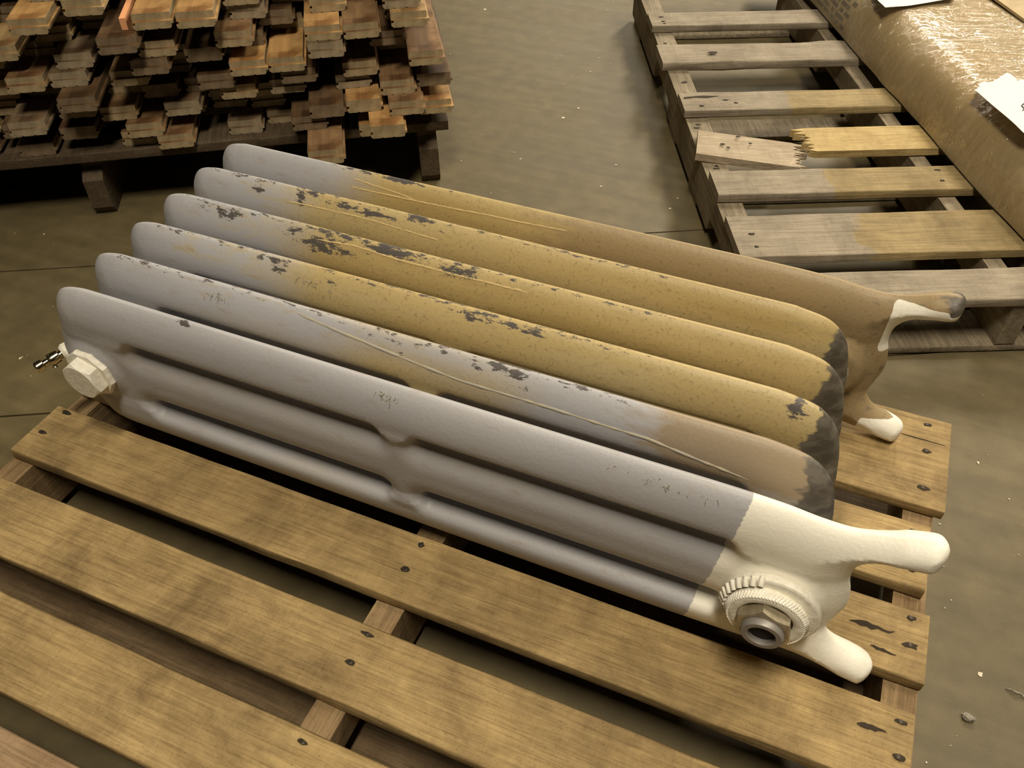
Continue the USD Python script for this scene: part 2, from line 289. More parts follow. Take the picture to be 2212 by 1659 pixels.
def splinters(x, y0, y1, sgn, z, seed, tilt=0.0):
    r = np.random.default_rng(seed); out = []
    for j in range(34):
        y = r.uniform(y0 + .003, y1 - .003); L = r.uniform(.010, .034); w = r.uniform(.001, .0028); zz = z + r.uniform(-.013, .001)
        c = trimesh.creation.cone(w, L, sections=5); c.apply_transform(trimesh.geometry.align_vectors([0, 0, 1], [sgn, r.normal(0, .22), r.normal(0, .12)])); c.apply_translation((x - sgn * .008, y, zz)); out.append(c)
    return cat_(out)
obj('splinter_tuft', splinters(.240, .364, .460, -1, DECK - .003, 3), M['splinter'], P2)
s2 = splinters(.203, -.049, .049, 1, 0, 4); s2.apply_transform(trimesh.transformations.rotation_matrix(math.radians(-13.5), (0, 0, 1))); s2.apply_transform(trimesh.transformations.rotation_matrix(math.radians(3.0), (0, 1, 0))); s2.apply_translation((0, .415, DECK - .002))
obj('splinter_tuft', s2, M['splinter'], P2)
for xa, xb in ((.0, .052), (.440, .476), (.530, .566), (.965, 1.01)):
    obj('stringer', stringer(xa + .002, xb, -.13, 1.40, .0165, DECK - .0195, ((.02, .25), (.74, .97))), M['weathered_stringer'], P2)
for y0, y1 in ((-.13, -.03), (.36, .45), (.63, .72), (1.24, 1.36)):
    obj('bottom_board', board(.003, 1.01, y0, y1, .001, .016, int(190 + y0 * 50)), M['weathered_stringer'], P2, smooth=35)
nails(P2, [(.035, .03), (.035, .07), (.05, .40), (.06, .385), (.09, .43), (.11, .40), (.455, .235), (.462, .275), (.03, 1.06), (.028, 1.09), (.03, 1.045), (.04, .575), (.12, .585), (.10, .60), (.32, -.128)], DECK + .0004, .003)
nails(P2, [(.022, .155), (.026, .335), (.03, .345), (.02, .51), (.025, .525), (.022, .68), (.03, .735), (.034, .74), (.022, .965)], DECK - .0193, .003)
sp = Polygon([(.006, .618), (.05, .624), (.088, .620), (.06, .612), (.03, .615), (.006, .610)])
obj('split', trimesh.creation.extrude_polygon(sp, .0005, engine='earcut').apply_translation((0, 0, DECK + .0004)), M['nail_hole'], P2)
kn = Polygon([(.105, .848), (.118, .853), (.132, .849), (.127, .842), (.114, .840)])
obj('knot_hole', trimesh.creation.extrude_polygon(kn, .0006, engine='earcut').apply_translation((0, 0, DECK + .0046)), M['nail_hole'], P2)

# pallet under the flooring (local x along its front)
SU = math.degrees(math.atan2(.539, .842))
u_ = np.array([math.cos(math.radians(SU)), math.sin(math.radians(SU)), 0]); v_ = np.array([-u_[1], u_[0], 0])
SO = v_ * .966
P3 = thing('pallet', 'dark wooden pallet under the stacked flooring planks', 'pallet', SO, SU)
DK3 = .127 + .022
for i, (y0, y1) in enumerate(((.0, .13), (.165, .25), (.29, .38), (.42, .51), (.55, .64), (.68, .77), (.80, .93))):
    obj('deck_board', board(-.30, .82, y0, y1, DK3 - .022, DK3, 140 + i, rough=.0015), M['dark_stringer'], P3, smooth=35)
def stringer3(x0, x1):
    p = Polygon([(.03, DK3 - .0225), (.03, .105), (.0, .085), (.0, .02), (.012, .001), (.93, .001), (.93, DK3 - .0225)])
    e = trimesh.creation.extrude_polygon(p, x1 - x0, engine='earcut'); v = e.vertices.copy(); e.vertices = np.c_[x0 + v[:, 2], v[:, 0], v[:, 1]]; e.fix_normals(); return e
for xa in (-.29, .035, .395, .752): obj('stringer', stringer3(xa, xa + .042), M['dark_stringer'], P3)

# ---------------------------------------------------------------- reclaimed flooring planks, each a thing
PT, PW = .0275, .0700
def plank_mesh(L, cut, seed, w=PW):
    r = np.random.default_rng(seed)
    def ext(pts, y0, y1):
        e = trimesh.creation.extrude_polygon(Polygon(pts), y1 - y0, engine='earcut'); v = e.vertices.copy(); e.vertices = np.c_[v[:, 0], y0 + v[:, 2], v[:, 1]]; e.fix_normals(); return e
    t = PT - .0004; c = .0007
    s1, s2 = w * .33, w * .66
    low = [(.004, .0), (s1 - .003, .0), (s1 - .001, .0012), (s1 + .001, .0012), (s1 + .003, 0), (s2 - .003, 0), (s2 - .001, .0012), (s2 + .001, .0012), (s2 + .003, 0), (w - .003, 0),
           (w, .004), (w, .0085), (w + .0045, .0090), (w + .0045, .0138), (w, .0142), (0, .0142), (.0050, .0138), (.0050, .0090), (0, .0085), (0, .004)]
    up = [(0, .0142), (w, .0142), (w, t - c), (w - c, t), (c, t), (0, t - c)]
    a = .0 if cut else r.uniform(.005, .009)
    skew = r.normal(0, .0012)
    mesh = cat_([ext(low, 0, L), ext(up, a, L)])
    mesh.vertices[:, 1] += np.where(mesh.vertices[:, 1] < .02, skew * (mesh.vertices[:, 0] / w - .5), 0)
    return mesh
seen_planks = [[0,-0.0616,0.0091,0.9728,'dark'],[0,0.1405,0.212,0.982,'brown'],[0,0.2174,0.2894,0.953,'brown'],[0,0.3515,0.4345,0.9896,'grey'],[0,0.4994,0.5655,0.9669,'dark'],[0,0.5257,0.5964,0.8287,'brown'],[0,0.6308,0.7029,0.9283,'cut'],[0,0.6563,0.7246,0.9033,'cut'],[1,0.033,0.0989,0.9752,'dark'],[1,0.1597,0.2373,0.9587,'brown'],[1,0.5385,0.6075,0.9589,'dark'],[1,0.6079,0.6804,0.9691,'cut'],[1,0.6982,0.7706,0.9392,'brown'],[1,0.7603,0.8325,0.9488,'orange'],[2,-0.0582,0.0211,0.9525,'grey'],[2,0.1142,0.1885,0.9872,'brown'],[2,0.2399,0.3179,0.9846,'grey'],[3,0.0487,0.1214,0.9558,'dark'],[3,0.0789,0.1269,0.9613,'dark'],[3,0.361,0.436,0.9805,'orange'],[3,0.4578,0.5363,0.9871,'grey'],[3,0.5938,0.6694,0.9846,'grey'],[3,0.6876,0.756,0.9377,'brown'],[3,0.7639,0.8334,0.9635,'dark'],[4,0.3246,0.3964,0.9744,'dark'],[4,0.5086,0.5414,0.9698,'dark'],[4,0.6158,0.6847,0.9784,'brown'],[5,-0.0332,0.0475,0.9659,'brown'],[5,0.0476,0.1237,0.9768,'grey'],[5,0.1691,0.2368,0.958,'tan'],[5,0.2139,0.2921,0.9769,'dark'],[5,0.3955,0.4666,0.9608,'orange'],[5,0.4681,0.5446,0.9641,'orange'],[5,0.7506,0.8197,0.9406,'brown'],[6,0.0583,0.1453,0.9956,'grey'],[6,0.3145,0.3867,0.9793,'dark'],[6,0.5526,0.6256,0.9509,'grey'],[6,0.6839,0.7381,0.9872,'dark'],[7,-0.0497,-0.0005,0.9864,'tan'],[7,0.1808,0.2479,0.9504,'dark'],[7,0.2376,0.3068,0.9527,'brown'],[7,0.3784,0.4519,0.9702,'brown'],[7,0.5495,0.6256,0.9673,'orange'],[7,0.6245,0.6918,0.9634,'brown'],[8,0.709,0.7826,0.9971,'grey'],[8,0.7221,0.794,0.9326,'tan'],[9,0.0204,0.0921,0.9605,'orange'],[9,0.242,0.3192,0.9436,'orange'],[9,0.3228,0.3987,0.9356,'orange'],[10,0.1249,0.2017,0.9601,'tan']]
TOP = 11
full = PW + .0050                                 # with its tongue
lay = {k: [] for k in range(TOP + 1)}
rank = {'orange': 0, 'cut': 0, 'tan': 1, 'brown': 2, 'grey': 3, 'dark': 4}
for k, a, b, v, tone in sorted(seen_planks, key=lambda s: (rank[s[4]], s[0])):
    a0 = (a + b) / 2 - full / 2
    for dk in (0, 1, -1, 2, -2):
        kk = k + dk
        if kk < 0 or kk > TOP: continue
        if all(abs(a0 - q[0]) > full * .93 for q in lay[kk]):
            lay[kk].append([a0, v - .966 - .040 * dk, tone, True]); break
for k in lay:                                     # no two planks of a layer overlap
    q = sorted(lay[k]); 
    for i in range(1, len(q)):
        if q[i][0] < q[i - 1][0] + full + .0004: q[i][0] = q[i - 1][0] + full + .0004
    right = .835 - .006 * abs(k - 4) + rng.uniform(-.01, .008); x = -.29 + rng.uniform(-.01, .02); fill = []
    edges = q + [[right + 0.0, 0, '', False]]
    if k == 9: edges = sorted(edges + [[.2185, 0, 'lath', False]])
    for e in edges:
        while x + full <= e[0] - .0004:
            gap = e[0] - .0004 - x; n = int(gap // (full + .0006)); sl = (gap - n * full) / max(n, 1) if n else 0
            fill.append([x + min(sl, .012) * rng.uniform(.1, .9), rng.uniform(.03, .13) + .004 * k, rng.choice(['dark', 'dark', 'brown', 'brown', 'grey', 'tan']), False]); x = fill[-1][0] + full + .0005
        x = max(x, e[0] + (.0155 if e[2] == 'lath' else full) + .0005)
    lay[k] = sorted(q + fill)
ordinal = lambda n: '%d%s' % (n, 'th' if 10 <= n % 100 <= 20 else {1: 'st', 2: 'nd', 3: 'rd'}.get(n % 10, 'th'))
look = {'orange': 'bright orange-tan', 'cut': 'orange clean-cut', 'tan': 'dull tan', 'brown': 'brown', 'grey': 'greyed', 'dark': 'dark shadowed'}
pid = 0
for k in lay:
    n = len(lay[k])
    for j, (x, v, tone, seen) in enumerate(lay[k]):
        pid += 1
        mesh = plank_mesh(rng.uniform(.55, .80), tone == 'cut' or (tone == 'dark' and pid % 3 == 0), pid)
        p = thing('flooring_plank', '%s flooring plank, %s layer up, %s from the right in the stack' % (look[tone], ordinal(k + 1), ordinal(n - j)), 'plank',
                  SO + u_ * x + v_ * v + np.array([0, 0, DK3 + .0003 + k * PT]), SU, 'reclaimed flooring planks stacked on the dark pallet', 'thing')
        obj('board', mesh, M['plank_' + ('orange' if tone == 'cut' else tone)], p)

# ---------------------------------------------------------------- cast iron radiator, six sections lying on their edge
ZS = 1.0253
RY, PITCH, HW, ZM = 0.303, 0.0765, 0.0225, 0.118 * ZS
TH = 0.0225                                       # half thickness of a column
def smooth_closed(pts, n=6):
    P = np.asarray(pts, float); N = len(P); out = []
    for i in range(N):
        p0, p1, p2, p3 = P[i - 1], P[i], P[(i + 1) % N], P[(i + 2) % N]
        for t in np.linspace(0, 1, n, endpoint=False):
            out.append(.5 * (2 * p1 + (p2 - p0) * t + (2 * p0 - 5 * p1 + 4 * p2 - p3) * t**2 + (3 * p1 - p0 - 3 * p2 + p3) * t**3))
    return np.array(out)
def left_end(s): return [(.16 + s, .2375), (.128 + s, .236), (.103 + s, .228), (.087 + s, .208), (.078 + s, .178), (.066 + s, .148), (.058 + s, .118), (.066 + s, .09), (.080 + s, .060), (.090 + s, .032), (.106 + s, .011), (.130 + s, .003), (.16 + s, .0015)]
def right_end(s): return [(.96, .0025), (1.0 + s, .004), (1.036 + s, .012), (1.058 + s, .030), (1.067 + s, .055), (1.074 + s, .085), (1.080 + s, .118), (1.076 + s, .150), (1.070 + s, .180), (1.060 + s, .207), (1.037 + s, .228), (1.0 + s, .236), (.96, .2375)]
LEGS = [(.96, .003), (1.02, .005), (1.06, .008), (1.095, .006), (1.125, .0015), (1.147, -.001), (1.155, .008), (1.155, .026), (1.144, .035), (1.124, .042), (1.106, .052), (1.094, .070), (1.098, .092), (1.103, .118), (1.100, .143), (1.094, .165), (1.097, .188), (1.110, .203),
        (1.130, .211), (1.151, .215), (1.160, .222), (1.160, .243), (1.150, .251), (1.128, .246), (1.105, .2375), (1.080, .2315), (1.050, .2315), (1.015, .2355), (.96, .2375)]
def column(do, ds, z, leg=0.0):
    """Half thickness of the casting: a ridge towards the outer edge, round lips at the slots."""
    t1 = np.clip(do / (.046 - .0295 * leg), 0, 1); f1 = (1 - (1 - t1) ** 1.9) ** .64
    k = np.clip((.058 - np.abs(z - ZM)) / .014, 0, 1); w2 = .0150 + .021 * k
    t2 = np.clip(ds / w2, 0, 1); f2 = (1 - (1 - t2) ** 2.2) ** (1 / 2.0)
    return TH * f1 * f2 * (1 - .07 * k)
def slot(x0, x1, z0, z1):
    r = (z1 - z0) / 2; return LineString([(x0 + r, z0 + r), (x1 - r, z0 + r)]).buffer(r, quad_segs=5)
def section_mesh(s, legs, face_dir, hubs):
    """One hollow casting: the outline with its slots, swelled to a rounded body either side of the mid plane."""
    le = left_end(s)[::-1]                         # runs bottom -> top when reversed; assembled counter-clockwise
    bottom = [(x, .0015) for x in (.26, .38, .5, .62, .74, .86)]
    top = [(x, .2375) for x in (.86, .74, .62, .5, .38, .26)]
    re_ = LEGS if legs else right_end(s)
    ring = smooth_closed(list(bottom) + re_ + top + left_end(s), 5)
    ring[:, 1] *= ZS
    P = Polygon(ring).buffer(0)
    slots = [slot(a, b, z0, z1) for a, b in ((.205 + s, .566), (.614, .978 + (s if not legs else 0))) for z0, z1 in ((.0610, .0800), (.1630, .1825))]
    Q = P
    for q in slots: Q = Q.difference(q)
    pts = []
    shapely.prepare(Q)
    def sample(geom, step):
        for g in getattr(geom, 'geoms', [geom]):
            if g.is_empty: continue
            r = g.exterior; k = max(8, int(r.length / step))
            pts.extend([(c.x, c.y) for c in (r.interpolate(j / k, normalized=True) for j in range(k))])
    ext = P.exterior
    rims = []
    for d in (0, .0005, .0014, .0027, .0043, .0063, .0088, .0117, .015, .019, .0235):
        sample(P.buffer(-d, quad_segs=8) if d else P, .0024 if d < .003 else .0042)
        if not d: nb_ = len(pts)
    n_out = len(pts)
    for d in (0, .0006, .0017, .0034, .0058, .009, .013):
        for q in slots:
            s0 = len(pts); sample(q.buffer(d, quad_segs=6) if d else q, .0032 if d < .003 else .0050)
            if not d: rims += range(s0, len(pts))
    A = np.array(pts); isrim = np.zeros(len(A), bool); isrim[:nb_] = True; isrim[rims] = True
    pa = shapely.points(A); do = shapely.distance(pa, ext); dsl = np.min([shapely.distance(pa, q.exterior) for q in slots], 0)
    ok = np.ones(len(A), bool)
    ok[:n_out] &= isrim[:n_out] | (dsl[:n_out] > .002)
    ok[n_out:] &= isrim[n_out:] | ((dsl[n_out:] > 0) & (do[n_out:] > .0245))
    ok &= isrim | shapely.contains_xy(Q, A[:, 0], A[:, 1])
    gx, gz = np.meshgrid(np.arange(.03, 1.18, .0068), np.arange(0, .262, .0058)); gp = np.c_[gx.ravel(), gz.ravel()]
    gp[:, 0] += ((gp[:, 1] / .0058).round() % 2) * .0034
    gp = gp[shapely.contains_xy(Q, gp[:, 0], gp[:, 1])]; pg = shapely.points(gp)
    gp = gp[(shapely.distance(pg, ext) > .026) & (np.min([shapely.distance(pg, q.exterior) for q in slots], 0) > .015)]
    isrim = np.r_[isrim[ok], np.zeros(len(gp), bool)]; A = np.vstack([A[ok], gp])
    from scipy.spatial import cKDTree
    kill = set()
    for a_, b_ in cKDTree(A).query_pairs(.0009):
        if a_ in kill or b_ in kill: continue
        kill.add(b_ if not isrim[b_] else (a_ if not isrim[a_] else -1))
    kill.discard(-1); m_ = np.ones(len(A), bool); m_[list(kill)] = False; A = A[m_]; isrim = isrim[m_]
    D = np.where(isrim, 0.0, 1.0)
    tri = Delaunay(A).simplices; cen = A[tri].mean(1)
    tri = tri[shapely.contains_xy(Q, cen[:, 0], cen[:, 1])]
    def fields(A):
        pa = shapely.points(A); do = shapely.distance(pa, ext); ds = np.min([shapely.distance(pa, q.exterior) for q in slots], 0)
        k = np.clip((A[:, 0] - 1.075) / .05, 0, 1) * np.clip((np.abs(A[:, 1] - ZM) - .045) / .03, 0, 1) if legs else 0.0   # the feet are round bars
        h = column(do, ds, A[:, 1], k) * (1 - .12 * k)
        sf, sb = h.copy(), h.copy()
        for (x, rr) in ((.128 + s, .033), (1.033 + (0 if legs else s), .036)):
            q = np.hypot(A[:, 0] - x, A[:, 1] - ZM); k = np.clip((rr + .018 - q) / .018, 0, 1); bo = k * k * (3 - 2 * k)
            rise = PITCH / 2 + .0004 - TH
            sf = sf + bo * (rise if hubs[0] else .006); sb = sb + bo * (rise if hubs[1] else .006)
        sf = sf + np.exp(-((A[:, 0] - .590) / .026) ** 2) * np.clip((.07 - np.abs(A[:, 1] - ZM)) / .01, 0, 1) * np.clip(ds / .01, 0, 1) * .0015
        return sf, sb
    sf, sb = fields(A); e_ = .0007
    gx_ = [(p_ - q_) / (2 * e_) for p_, q_ in zip(fields(A + [e_, 0]), fields(A - [e_, 0]))]
    gz_ = [(p_ - q_) / (2 * e_) for p_, q_ in zip(fields(A + [0, e_]), fields(A - [0, e_]))]
    rim_ = D < 1e-9; sf[rim_] = 0; sb[rim_] = 0
    n = len(A); edge = D < 1e-9
    used_ = np.unique(tri); 
    V = np.vstack([np.c_[A[:, 0], -sf, A[:, 1]], np.c_[A[:, 0], sb, A[:, 1]]])
    idx_b = np.where(edge, np.arange(n), np.arange(n) + n)
    o = np.cross(A[tri[:, 1]] - A[tri[:, 0]], A[tri[:, 2]] - A[tri[:, 0]]); tri = np.where((o > 0)[:, None], tri, tri[:, ::-1])
    F = np.vstack([tri, idx_b[tri][:, ::-1]])
    V[edge.nonzero()[0], 1] = 0
    keep = np.unique(F); mp = -np.ones(len(V), int); mp[keep] = np.arange(len(keep))
    N_ = np.vstack([np.c_[-gx_[0], -np.ones(n), -gz_[0]], np.c_[-gx_[1], np.ones(n), -gz_[1]]])
    V = V[keep]; F = mp[F]; N_ = N_[keep]; N_ /= np.linalg.norm(N_, axis=1)[:, None]
    rim2 = np.r_[edge, edge][keep]; _, _, nw = meshkit.arrays((V, F), True); N_[rim2] = nw[rim2]
    return trimesh.Trimesh(V, F, process=False), N_

CHIPS = [(5,0.39,0.2432,0.0341,0.0018,0.95),(5,0.308,0.2432,0.0392,0.0018,0.6),(5,0.462,0.2432,0.0367,0.0018,0.55),(5,0.211,0.2392,0.0068,0.0025,0.6),(4,0.198,0.2351,0.0114,0.0039,0.8),(4,0.271,0.2349,0.0079,0.0065,0.9),(4,0.284,0.2427,0.0275,0.0028,0.8),(4,0.337,0.2368,0.0229,0.0031,0.75),(4,0.39,0.2363,0.0357,0.0025,0.9),(4,0.461,0.2412,0.0216,0.0021,0.9),(4,0.502,0.2375,0.0142,0.002,0.6),(3,0.197,0.2371,0.0315,0.0047,0.8),(3,0.306,0.236,0.0225,0.004,0.7),(3,0.36,0.2271,0.0292,0.0065,0.92),(3,0.392,0.2264,0.0216,0.0035,0.85),(3,0.376,0.2429,0.043,0.0023,0.8),(3,0.457,0.2399,0.0347,0.0044,0.95),(3,0.506,0.2385,0.0122,0.0027,0.7),(3,0.56,0.2371,0.0263,0.0037,0.95),(2,0.335,0.2372,0.0142,0.0057,0.75),(2,0.308,0.2396,0.0101,0.0025,0.7),(2,0.374,0.2432,0.0281,0.0018,0.6),(2,0.42,0.2339,0.0096,0.006,0.62),(2,0.549,0.2431,0.038,0.0018,0.6),(2,0.621,0.238,0.0304,0.0025,0.82),(2,0.676,0.2389,0.0353,0.0024,0.82),(2,1.001,0.2339,0.0059,0.006,0.95),(2,1.012,0.2295,0.0068,0.0032,0.9),(2,1.03,0.2332,0.004,0.0025,0.9),(1,0.684,0.2408,0.0112,0.0028,0.92),(1,0.706,0.2404,0.0122,0.0027,0.92),(1,0.657,0.2375,0.008,0.0024,0.8),(1,0.614,0.2409,0.0082,0.002,0.7),(1,0.719,0.2292,0.005,0.0019,0.75),(1,0.543,0.2375,0.0305,0.002,0.6),(1,0.563,0.2327,0.0073,0.0047,0.6),(0,0.302,0.2432,0.007,0.0018,0.9),(4,0.198,0.2367,0.004,0.0018,0.9),(4,1.004,0.19,0.0123,0.0018,0.7)]
def paint_masks(path, V, i):
    """Colour3f primvar of worn zones: r yellowed paint, g chips to bare iron, b fresh white primer; a second: r grime on the lower end, g rust-brown, b pale dust."""
    x, y, z = V[:, 0], V[:, 1], V[:, 2]
    S = lambda a, b, v: np.clip((v - a) / (b - a), 0, 1) ** 2 * (3 - 2 * np.clip((v - a) / (b - a), 0, 1))
    r = np.zeros(len(V)); g = r.copy(); b = r.copy(); r2 = r.copy(); g2 = r.copy(); b2 = r.copy()
    z0 = z; z = z / ZS; ridge = S(.196, .226, z)
    if i == 1:
        r = .50 * S(.42, .55, x) * (1 - S(.66, .80, x)) * S(.16, .20, z) * (1 - .6 * S(.215, .235, z)) + .34 * S(.14, .25, x) * (1 - S(.7, .8, x)) * np.exp(-((z - .176) / .012) ** 2)
        g2 = .75 * S(.82, .92, x) * S(.17, .2, z); r2 = .8 * S(1.0, 1.05, x); b2 = .35 * S(.15, .3, x) * (1 - S(.7, .8, x)) * ridge
    elif i in (2, 3, 4):
        a0 = {2: .30, 3: .25, 4: .22}[i]
        r = S(a0 - .04, a0 + .20, x)
        r2 = S(1.005, 1.048, x + .22 * (.215 - z)); b2 = .5 * S(.1, .2, x) * (1 - S(.36, .5, x)) * S(.17, .22, z)
    elif i == 5:
        r = .85 * S(.23, .42, x)
        g2 = .8 * S(.52, .80, x); r2 = .35 * S(1.0, 1.08, x) + .30 * S(1.13, 1.155, x) * S(.12, .2, z)
        b = 1.0 * S(1.078, 1.090, x) * (S(.0, -.007, z - .2340 - .10 * (x - 1.09)) * S(.14, .16, z)) * (1 - S(1.143, 1.150, x) * S(.226, .232, z)) + 1.0 * S(1.09, 1.10, x) * (z < .08) * S(.045, .03, z)
    if i == 0:
        b = S(.962, .994, x + .16 * (.20 - z)) ; g = .6 * np.exp(-((x - 1.15) / .012) ** 2 - ((z - .034) / .006) ** 2)
        b2 = .30 * np.exp(-((x - .590) / .035) ** 2)
    for (ci, cx, cz, lx, lz, st) in CHIPS:
        if ci == i: g = np.maximum(g, .80 * st * np.exp(-np.abs((x - cx) / (lx * 1.7)) ** 2 - np.abs((z0 - cz) / (lz * 2.2)) ** 2))
    if 0 < i < 5: g = np.maximum(g, .42 * S(.238, .242, z0) * (1 - S(.8, .9, x)))
    pv = UsdGeom.PrimvarsAPI(stage.GetPrimAtPath(path))
    from pxr import Vt
    for nm, c in (('wear', (r, g, b)), ('wear2', (r2, g2, b2))):
        pv.CreatePrimvar(nm, Sdf.ValueTypeNames.Color3fArray, 'vertex').Set(Vt.Vec3fArray.FromNumpy(np.stack(c, 1).clip(0, 1).astype(np.float32)))

GREY = (0.405, 0.402, 0.425)
n = {'tc': ('texture_coordinate', {}), 'w1': ('attribute', {'attribute': 'wear'}), 'w2': ('attribute', {'attribute': 'wear2'}), 's1': ('separate_color', {}), 's2': ('separate_color', {}),
     'mp': ('mapping', {'scale': (0.35, 1.0, 1.0)}), 'mq': ('mapping', {'scale': (0.12, 1.0, 1.0)}),
     'na': ('noise_texture', {'scale': 170.0, 'detail': 8.0, 'roughness': 0.75}), 'nb': ('noise_texture', {'scale': 230.0, 'detail': 3.0, 'roughness': 0.6}), 'nc': ('noise_texture', {'scale': 16.0, 'detail': 5.0}), 'nd': ('noise_texture', {'scale': 90.0, 'detail': 5.0}),
     'ne': ('noise_texture', {'scale': 900.0, 'detail': 1.0}),
     # grey enamel, a little mottled
     'gm': ('rgb_ramp', {'ramp': [(0.3, tuple(.86 * c for c in GREY)), (0.55, GREY), (0.75, tuple(1.10 * c for c in GREY))]}),
     # dust / pale
     'dm': ('math', {'math_type': 'multiply_add', 'value2': 1.0, 'value3': -0.5}), 'da': ('math', {'math_type': 'add'}), 'dr': ('map_range', {'from_min': 0.42, 'from_max': 0.66, 'to_min': 0.0, 'to_max': 0.8, 'clamp': True}),
     'mixd': ('mix_color', {'b': (0.44, 0.39, 0.28)}),
     # yellowed varnish
     'ya': ('math', {'math_type': 'add'}), 'yr': ('map_range', {'from_min': 0.55, 'from_max': 1.10, 'to_min': 0.0, 'to_max': 1.0, 'clamp': True}),
     'yc': ('rgb_ramp', {'ramp': [(0.3, (0.37, 0.275, 0.11)), (0.5, (0.46, 0.355, 0.165)), (0.75, (0.48, 0.39, 0.215))]}), 'mixy': ('mix_color', {}),
     # brown grime
     'ra': ('math', {'math_type': 'add'}), 'rr': ('map_range', {'from_min': 0.58, 'from_max': 0.98, 'to_min': 0.0, 'to_max': 0.85, 'clamp': True}), 'mixr': ('mix_color', {'b': (0.30, 0.222, 0.125)}),
     # specks
     'sp': ('rgb_ramp', {'ramp': [(0.56, (0, 0, 0)), (0.70, (1, 1, 1))]}), 'sf': ('math', {'math_type': 'multiply', 'value2': 0.42}), 'sy': ('math', {'math_type': 'multiply'}), 'mixs': ('mix_color', {'b': (0.15, 0.10, 0.045)}),
     # end grime
     'ga': ('math', {'math_type': 'add'}), 'gr': ('map_range', {'from_min': 0.92, 'from_max': 1.06, 'to_min': 0.0, 'to_max': 0.92, 'clamp': True}), 'gc': ('rgb_ramp', {'ramp': [(0.4, (0.055, 0.05, 0.048)), (0.62, (0.13, 0.12, 0.105))]}), 'mixg': ('mix_color', {}),
     # chips
     'cn': ('math', {'math_type': 'multiply_add', 'value2': 2.2, 'value3': -0.60}), 'ca': ('math', {'math_type': 'add'}), 'cr': ('map_range', {'from_min': 1.02, 'from_max': 1.07, 'to_min': 0.0, 'to_max': 1.0, 'clamp': True}), 'mixc': ('mix_color', {'b': (0.085, 0.075, 0.07)}),
     # white primer
     'wa': ('math', {'math_type': 'multiply_add', 'value2': 0.42}), 'wr': ('map_range', {'from_min': 0.68, 'from_max': 0.72, 'to_min': 0.0, 'to_max': 1.0, 'clamp': True}), 'mixw': ('mix_color', {'b': (0.88, 0.85, 0.75)}),
     'hb': ('math', {'math_type': 'multiply_add', 'value2': -1.2}), 'hn': ('math', {'math_type': 'add'}),
     'bp': ('bump', {'strength': 0.32, 'distance': 0.0012}),
     'p': ('principled_bsdf', {'roughness': 0.48, 'specular_ior_level': 0.4})}
l = [('w1.color', 's1.color'), ('w2.color', 's2.color'), ('tc.object', 'mp.vector'), ('tc.object', 'mq.vector'), ('mp.vector', 'na.vector'), ('tc.object', 'nb.vector'), ('mq.vector', 'nc.vector'), ('mp.vector', 'nd.vector'), ('tc.object', 'ne.vector'), ('nc.fac', 'gm.fac'),
     ('gm.color', 'mixd.a'), ('s2.b', 'da.value1'), ('nd.fac', 'dm.value1'), ('dm.value', 'da.value2'), ('da.value', 'dr.value'), ('dr.result', 'mixd.fac'),
     ('mixd.result', 'mixy.a'), ('s1.r', 'ya.value1'), ('nc.fac', 'ya.value2'), ('ya.value', 'yr.value'), ('yr.result', 'mixy.fac'), ('nc.fac', 'yc.fac'), ('yc.color', 'mixy.b'),
     ('mixy.result', 'mixr.a'), ('s2.g', 'ra.value1'), ('nd.fac', 'ra.value2'), ('ra.value', 'rr.value'), ('rr.result', 'mixr.fac'),
     ('mixr.result', 'mixs.a'), ('nb.fac', 'sp.fac'), ('sp.color', 'sf.value1'), ('sf.value', 'sy.value1'), ('yr.result', 'sy.value2'), ('sy.value', 'mixs.fac'),
     ('mixs.result', 'mixg.a'), ('s2.r', 'ga.value1'), ('nd.fac', 'ga.value2'), ('ga.value', 'gr.value'), ('gr.result', 'mixg.fac'), ('nd.fac', 'gc.fac'), ('gc.color', 'mixg.b'),
     ('mixg.result', 'mixc.a'), ('s1.g', 'ca.value1'), ('na.fac', 'cn.value1'), ('cn.value', 'ca.value2'), ('ca.value', 'cr.value'), ('cr.result', 'mixc.fac'),
     ('mixc.result', 'mixw.a'), ('na.fac', 'wa.value1'), ('s1.b', 'wa.value3'), ('wa.value', 'wr.value'), ('wr.result', 'mixw.fac'),
     ('mixw.result', 'p.base_color'), ('cr.result', 'hb.value1'), ('nb.fac', 'hb.value3'), ('hb.value', 'bp.height'), ('bp.normal', 'p.normal')]
M['enamel'] = usdkit.material(stage, '/World/Looks/worn_enamel', n, l, surface='p.BSDF')
M['primer'] = plain('white_primer', (0.88, 0.85, 0.75), 0.55, noise=(0.78, 0.74, 0.63), bump=0.35, bscale=160.0)
M['nickel'] = plain('dull_nickel', (0.50, 0.44, 0.33), 0.38, 0.75, noise=(0.36, 0.31, 0.22), bscale=90.0)
M['pipe'] = plain('pipe_end', (0.30, 0.28, 0.26), 0.5, 0.4)
M['bore'] = plain('pipe_bore', (0.02, 0.02, 0.022), 0.9)
M['chrome'] = plain('valve_brass_chrome', (0.62, 0.56, 0.42), 0.18, 1.0)
M['drip'] = plain('paint_drip', (0.56, 0.43, 0.21), 0.5)
M['lint'] = plain('dust_lint', (0.36, 0.33, 0.24), 0.95)

